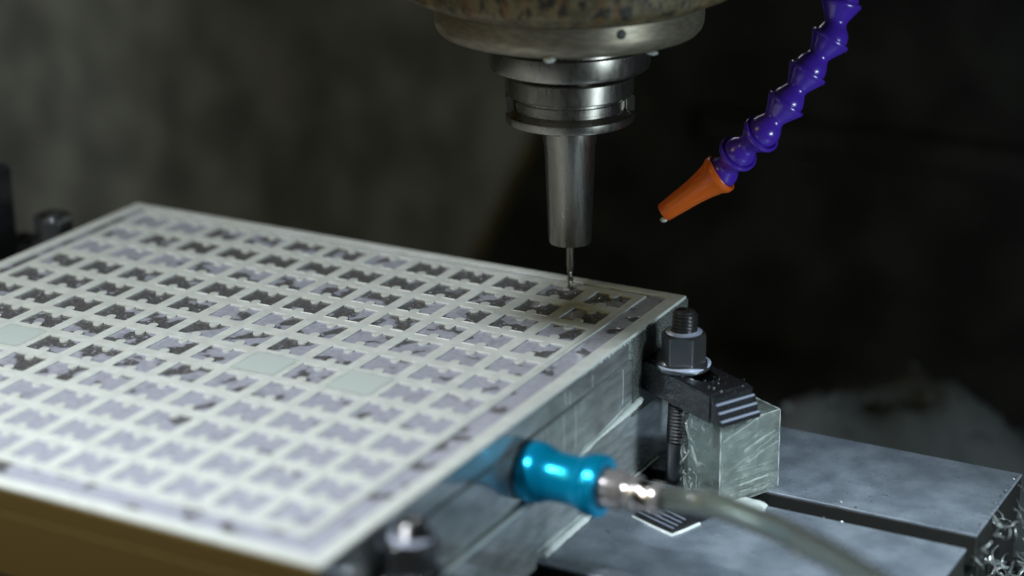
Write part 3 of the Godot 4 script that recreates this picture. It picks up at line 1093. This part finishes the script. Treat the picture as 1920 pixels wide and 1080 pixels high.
# ---------------------------------------------------------------- spindle and tool
func spindle() -> void:
	var at := Vector3(0.2516, 0, -0.0065)
	var t := thing("spindle_nose", "round spindle nose with stained cream housing over a steel ring", "spindle", at)
	part("housing", lathe_mesh(pf([62, 142.6, 63.4, 143.0, 71.0, 146.0, 78.5, 149.2, 81.0, 151.5, 82, 156, 84, 190, 84, 262, 0, 262]), 128), M.stained, t)
	part("unseen_head_block", box_mesh(Vector3(-0.0765, 0.262, -0.34), Vector3(0.19, 0.48, 0.2935), 0.002), M.dark, t)  # head out of view, its outline set to shade the panel's far right corner
	part("added_shade_wing", box_mesh(Vector3(-0.31, 0.264, -0.335), Vector3(-0.078, 0.47, 0.19), 0.002), M.dark, t)  # unseen box, added to keep the key light off the middle of the wall
	part("nose_ring", lathe_mesh(pf([36, 128.6, 58.0, 128.4, 60.4, 129.2, 62.0, 131.0, 62.8, 133.5, 63.0, 136, 63.0, 142.6, 62, 143.2]), 128), M.ring, t)
	var hole := lathe_mesh(pf([2.3, -0.3, 2.3, 0.02, 2.15, 0.08, 0, 0.08]), 20)
	var rd := Vector3(sin(0.847), 0, cos(0.847))
	var hp := part("set_screw_hole", hole, M.slot, t)
	hp.transform = Transform3D(along(Vector3.ZERO, rd).basis, rd * 0.0630 + Vector3(0, 0.1393, 0))
	part("spindle_end", lathe_mesh(pf([20, 111.2, 36.5, 111.0, 37.6, 111.8, 38.0, 113.2, 38.0, 121.5, 36.0, 122.2, 36.0, 130, 20, 130]), 96), M.steel, t)
	# two drops under the ring
	for k in 2:
		var a: float = [0.33, 1.13][k]
		var p := Vector3(sin(a), 0, cos(a)) * 0.0605
		var st := begin()
		blob(st, at + p + Vector3(0, 0.1286, 0), Vector3(0.0028, 0.0016 if k == 0 else 0.0011, 0.0024), 0.1, 4)
		tag(part("coolant_drop", done(st), M.bead), ["drop under the front of the spindle's steel ring", "drop under the right side of the spindle's steel ring"][k], "coolant drop", "hanging coolant drops")

	var h := thing("tool_holder", "steel tool holder with grooved flange and tapering shrink neck", "tool holder", at + Vector3(0, 0.0206, 0))
	var y := -20.6
	part("flange", lathe_mesh(pf([12, 84.7 + y, 29.0, 84.8 + y, 30.4, 85.5 + y, 30.6, 86.2 + y, 30.6, 89.2 + y, 29.8, 89.9 + y, 26.6, 91.6 + y, 26.6, 92.8 + y, 26.9, 93.0 + y, 26.9, 96.2 + y, 26.4, 96.6 + y, 26.4, 98.2 + y, 29.6, 98.6 + y, 30.4, 99.2 + y, 30.4, 107.4 + y, 29.6, 108.1 + y, 18, 108.4 + y, 18, 112 + y]), 96), M.steel, h)
	part("neck", lathe_mesh(pf([0, 23.9 + y, 9.0, 23.8 + y, 10.0, 24.1 + y, 10.3, 24.7 + y, 12.2, 73.0 + y, 12.7, 75.0 + y, 12.7, 85 + y]), 80), M.steel, h)
	for s in [-1.0, 1.0]:
		var dir: Vector3 = Vector3(0.876, 0, -0.482) * s
		var kb := Transform3D(Basis(dir, Vector3.UP, dir.cross(Vector3.UP)), Vector3(0, 0.0206 * 0, 0))
		part("drive_key", box_mesh(Vector3(0.0262, (90.6 + y) * MM, -0.0075), Vector3(0.0304, (98.4 + y) * MM, 0.0075), 0.0005, kb), M.steel, h)

	var e := thing("end_mill", "thin end mill cutting in a pocket at the panel's far right corner", "cutting tool", at)
	part("shank", lathe_mesh(pf([1.75, 25, 1.75, 11.9, 1.5, 10.6, 1.45, 10.2]), 32), M.steel, e)
	var st := begin()
	var nseg := 48
	var rows := 44
	var g := []
	for r in rows + 1:
		var yy := 0.0105 - 0.0111 * r / rows
		var row := []
		for s in nseg:
			var a := TAU * s / nseg
			var ph := fposmod(a * 2.0 - r * 0.34, TAU) / TAU
			var rr := 0.00155 * (1.0 - 0.36 * pow(sin(PI * minf(ph * 1.25, 1.0)), 0.8))
			row.append(Vector3(rr * cos(a), yy, -rr * sin(a)))
		g.append(row)
	for r in rows:
		for s in nseg:
			var u := (s + 1) % nseg
			quad(st, g[r + 1][s], g[r + 1][u], g[r][u], g[r][s])
	for s in nseg:
		out_quad(st, [g[rows][s], g[rows][(s + 1) % nseg], Vector3(0, -0.0006, 0)], Vector3.DOWN)
	part("flutes", done(st), M.steel, e)
	st = begin(false)
	rng.seed = 77
	for k in 70:
		var q := at + Vector3(rng.randfn(0, 0.006), 0, rng.randfn(0.003, 0.006))
		q.y = 0.0001 if absf(q.z) > CD / 2 or absf(q.x - 0.25) > CW / 2 else -DEEP + 0.0004
		var r := rng.randf_range(0.00012, 0.0004)
		var u := Vector3(rng.randf_range(-1, 1), rng.randf_range(0, 0.7), rng.randf_range(-1, 1)) * r
		var w := Vector3(rng.randf_range(-1, 1), 0.2, rng.randf_range(-1, 1)) * r
		tri(st, q, q + u, q + w)
		tri(st, q + u, q + u + w * 0.8, q + w)
	tag(part("cutting_chips", done(st), M.post), "pale crumbs of cut panel lying round the end mill", "swarf", "", "stuff")

func loc_hose() -> void:
	var t := thing("coolant_hose", "purple jointed coolant hose with an orange nozzle", "coolant hose")
	var p := [Vector3(0.3725, 0.1600, -0.0560), Vector3(0.3677, 0.1434, -0.0530), Vector3(0.3654, 0.1274, -0.0476), Vector3(0.3579, 0.1128, -0.0398), Vector3(0.3508, 0.0990, -0.0326), Vector3(0.3416, 0.0845, -0.0264), Vector3(0.3290, 0.0728, -0.0291), Vector3(0.3186, 0.0604, -0.0341)]
	# socket from the rim at y = 0 down to the ball that sits in the next socket
	var prof := pf([0, -26, 3.0, -25.8, 5.6, -23.5, 7.2, -20.4, 7.75, -17.6, 7.65, -15.6, 6.9, -13.6, 5.8, -11.8, 5.25, -10.6, 5.2, -9.4, 5.6, -8.4, 7.0, -5.8, 8.4, -3.4, 8.8, -2.4, 9.3, -2.1, 9.5, -1.7, 9.5, -0.5, 9.3, -0.1, 8.8, 0.1, 8.2, 0.0, 7.5, -0.9])
	var seg := lathe_mesh(prof, 56)
	# tip to rim directions come from the neighbours, so that the hose bends at each ball
	for k in range(0, 7):
		var s := part("segment", seg, M.purple, t)
		s.transform = along(p[k + 1], p[k])
		s.position = p[k]
	var tip := Vector3(0.2926, 0.0393, -0.0267)
	var nb: Vector3 = p[7]
	var n := part("nozzle", lathe_mesh(pf([3.2, -30, 3.2, -35.2, 4.3, -35.3, 4.65, -34.8, 5.0, -30, 6.1, -17, 7.0, -11.0, 8.3, -5.5, 9.3, -3.6, 9.7, -2.6, 9.7, -0.6, 9.4, -0.1, 8.6, 0.0, 7.4, -0.8]), 56), M.orange, t)
	n.transform = along(tip, nb)
	n.position = nb
	var st := begin()
	var dir := (tip - nb).normalized()
	blob(st, nb + dir * 0.0352 + Vector3(0.0006, -0.0032, 0.0012), Vector3(0.0018, 0.0013, 0.0016), 0.1, 2)
	tag(part("coolant_drop", done(st), M.bead), "drop on the tip of the orange nozzle", "coolant drop", "hanging coolant drops")


# ---------------------------------------------------------------- enclosure
func enclosure() -> void:
	var f := part("floor", box_mesh(Vector3(-0.9, -0.36, -0.62), Vector3(0.9, -0.33, 0.5), 0.0), M.dark)
	tag(f, "", "", "", "structure")
	f = part("back_wall", box_mesh(Vector3(-1.1, -0.33, -0.56), Vector3(0.9, 0.6, -0.53), 0.0), M.wall)
	tag(f, "", "", "", "structure")
	# dark sheet added over the right of the wall, in place of shadow
	var st := begin(false)
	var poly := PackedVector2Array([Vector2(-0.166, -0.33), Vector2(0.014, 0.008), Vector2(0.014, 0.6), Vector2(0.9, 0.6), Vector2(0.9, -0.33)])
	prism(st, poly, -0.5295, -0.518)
	var c := part("shade_sheet", done(st), M.dark)
	tag(c, "added black sheet with a slanting edge, standing for shadow in the background", "shade sheet")
	c = part("rail", box_mesh(Vector3(0.10, -0.072, -0.517), Vector3(0.9, -0.048, -0.503), 0.003), M.dark)
	tag(c, "faint dark rail across the background on the right", "rail")
	# heap of chips beyond the table
	var nz := FastNoiseLite.new()
	nz.seed = 3
	nz.frequency = 9.0
	nz.fractal_octaves = 4
	st = begin()
	st.set_smooth_group(0)
	var h := func(x: float, z: float) -> float:
		var q := Vector2((x - 0.315) / 0.17, (z + 0.32) / 0.15)
		return -0.335 + maxf(0.0, 0.17 * exp(-q.length_squared() * 1.6) + 0.045 * nz.get_noise_2d(x, z) + 0.01)
	for i in 70:
		for j in 60:
			var x := -0.05 + 0.011 * i
			var z := -0.48 + 0.009 * j
			quad(st, Vector3(x, h.call(x, z), z), Vector3(x, h.call(x, z + 0.009), z + 0.009), Vector3(x + 0.011, h.call(x + 0.011, z + 0.009), z + 0.009), Vector3(x + 0.011, h.call(x + 0.011, z), z))
	tag(part("chip_heap", done(st), M.chips), "soft grey heap of chips in the tray behind the table", "swarf", "", "stuff")
	var flake := begin(false)
	quad(flake, Vector3(-1, 0, -0.6), Vector3(1, 0.4, -0.5), Vector3(0.8, 0.7, 0.6), Vector3(-1, 0.1, 0.5))
	var mm := MultiMesh.new()
	mm.transform_format = MultiMesh.TRANSFORM_3D
	mm.mesh = done(flake)
	mm.instance_count = 320
	rng.seed = 12
	for k in 320:
		var x := 0.315 + rng.randfn(0, 0.10)
		var z := -0.32 + rng.randfn(0, 0.07)
		mm.set_instance_transform(k, Transform3D(Basis.from_euler(Vector3(rng.randf_range(-1, 1), rng.randf() * TAU, rng.randf_range(-1, 1))).scaled(Vector3.ONE * rng.randf_range(0.0008, 0.003)), Vector3(x, h.call(x, z) + 0.0012, z)))
	var mi := MultiMeshInstance3D.new()
	mi.name = "chip_flakes"
	mi.multimesh = mm
	mi.material_override = M.flake
	add_child(mi)
	tag(mi, "loose metal flakes lying on the grey chip heap behind the table", "swarf", "", "stuff")
	# curled swarf hanging at the table's right corner
	st = begin()
	rng.seed = 30
	for k in 60:
		var at := Vector3(0.476 + rng.randf_range(-0.006, 0.012), -0.084 + rng.randf_range(-0.022, 0.02), 0.012 + rng.randf_range(-0.026, 0.03))
		if at.y > -0.076: at.x = maxf(at.x, 0.474)
		var pts := []
		var d := Vector3(rng.randf_range(-1, 1), rng.randf_range(-1, 1), rng.randf_range(-1, 1)).normalized() * 0.0022
		var ax := Vector3(rng.randf_range(-1, 1), rng.randf_range(-1, 1), rng.randf_range(-1, 1)).normalized()
		for n in 9:
			pts.append(at)
			at += d
			d = d.rotated(ax, rng.randf_range(0.1, 0.9))
		var r := rng.randf_range(0.0002, 0.0011)
		tube(st, pts.slice(0, 5 + k % 4), func(u): return r * (0.5 + 0.5 * sin(PI * u)), 6, true, 0.12)
	tag(part("swarf_tangle", done(st), M.swarf), "bright tangle of curled swarf at the table's right end", "swarf", "", "stuff")
	var s := part("side_ledge", box_mesh(Vector3(0.4672, -0.135, -0.03), Vector3(0.56, -0.104, 0.2), 0.002), M.slot)
	tag(s, "dark ledge under the swarf tangle at the table's right end", "machine ledge")


func area(at: Vector3, target: Vector3, size: Vector2, color: Color, energy: float, called: String) -> void:
	var l := AreaLight3D.new()
	l.name = called
	l.area_size = size
	l.area_normalize_energy = true
	l.light_color = color
	l.light_energy = energy
	l.shadow_enabled = true
	add_child(l)
	l.look_at_from_position(at, target, Vector3(0.02, 0.1, -1) if absf((target - at).normalized().y) > 0.9 else Vector3.UP)


func _ready() -> void:
	# camera
	var cam := Camera3D.new()
	cam.name = "camera"
	var right := Vector3(0.87599296, -0.01309037, -0.48214622)
	var down := Vector3(0.15260376, -0.94075674, 0.30280166)
	var fwd := Vector3(-0.45754609, -0.33882945, -0.82209864)
	cam.transform = Transform3D(Basis(right, -down, -fwd), Vector3(0.69126, 0.344535, 0.8420))
	var ca := CameraAttributesPhysical.new()
	ca.frustum_focal_length = 86.73
	ca.frustum_focus_distance = 0.975
	ca.frustum_near = 0.05
	ca.frustum_far = 10.0
	ca.exposure_aperture = 3.6
	cam.attributes = ca
	add_child(cam)
	cam.current = true
	# air
	var we := WorldEnvironment.new()
	we.name = "environment"
	var env := Environment.new()
	env.background_mode = Environment.BG_COLOR
	env.background_color = lin(0.010, 0.010, 0.008)
	env.tonemap_mode = Environment.TONE_MAPPER_LINEAR
	env.tonemap_exposure = 1.0
	env.sdfgi_enabled = true
	env.ssao_enabled = true
	env.ssil_enabled = true
	we.environment = env
	add_child(we)
	# lamps: the machine's strip lamp overhead, a second one beyond the right front, warm light from the shop, and added lights for glints and the left wall
	area(Vector3(0.12, 0.50, 0.50), Vector3(0.20, 0, 0.57), Vector2(0.04, 0.03), Color(0.94, 0.97, 1.0), 0.53, "strip_lamp")
	var shop := SpotLight3D.new()
	shop.name = "shop_lamp"
	shop.light_color = Color(1.0, 0.91, 0.50)
	shop.light_energy = 0.066
	shop.light_size = 0.15
	shop.spot_range = 5.0
	shop.spot_attenuation = 2.0
	shop.spot_angle = 64.0
	shop.spot_angle_attenuation = 1.0
	shop.shadow_enabled = true
	add_child(shop)
	shop.look_at_from_position(Vector3(-0.15, 0.46, 0.72), Vector3(0.20, 0.03, 0.10), Vector3.UP)
	area(Vector3(0.88, 0.02, 0.16), Vector3(0.32, -0.04, 0.08), Vector2(0.16, 0.05), Color(0.88, 0.96, 1.0), 0.16, "side_lamp")
	area(Vector3(0.10, 0.25, -0.25), Vector3(0.22, 0.0, 0.0), Vector2(0.10, 0.008), Color(0.97, 0.98, 1.0), 0.005, "added_glint_light")  # added light, only for small highlights on nuts, holder and wet edges
	var sp := SpotLight3D.new()
	sp.name = "work_lamp"
	sp.light_color = Color(0.88, 0.96, 1.0)
	sp.light_energy = 0.62
	sp.light_size = 0.03
	sp.spot_range = 4.0
	sp.spot_attenuation = 2.0
	sp.spot_angle = 15.0
	sp.spot_angle_attenuation = 1.0
	sp.shadow_enabled = true
	add_child(sp)
	sp.look_at_from_position(Vector3(0.78, 0.34, 0.22), Vector3(0.435, -0.07, 0.052), Vector3.UP)
	var wl := SpotLight3D.new()
	wl.name = "added_wall_light"  # added spot that brightens the left of the back wall
	wl.light_color = Color(0.97, 1.0, 0.97)
	wl.light_energy = 0.13
	wl.light_size = 0.06
	wl.spot_range = 4.0
	wl.spot_attenuation = 2.0
	wl.spot_angle = 17.0
	wl.spot_angle_attenuation = 1.0
	wl.shadow_enabled = true
	add_child(wl)
	wl.look_at_from_position(Vector3(-0.50, 0.62, 0.10), Vector3(-0.56, -0.12, -0.53), Vector3.UP)

	make_materials()
	enclosure()
	table()
	fixture()
	panel()
	clamps()
	coupling()
	spindle()
	loc_hose()
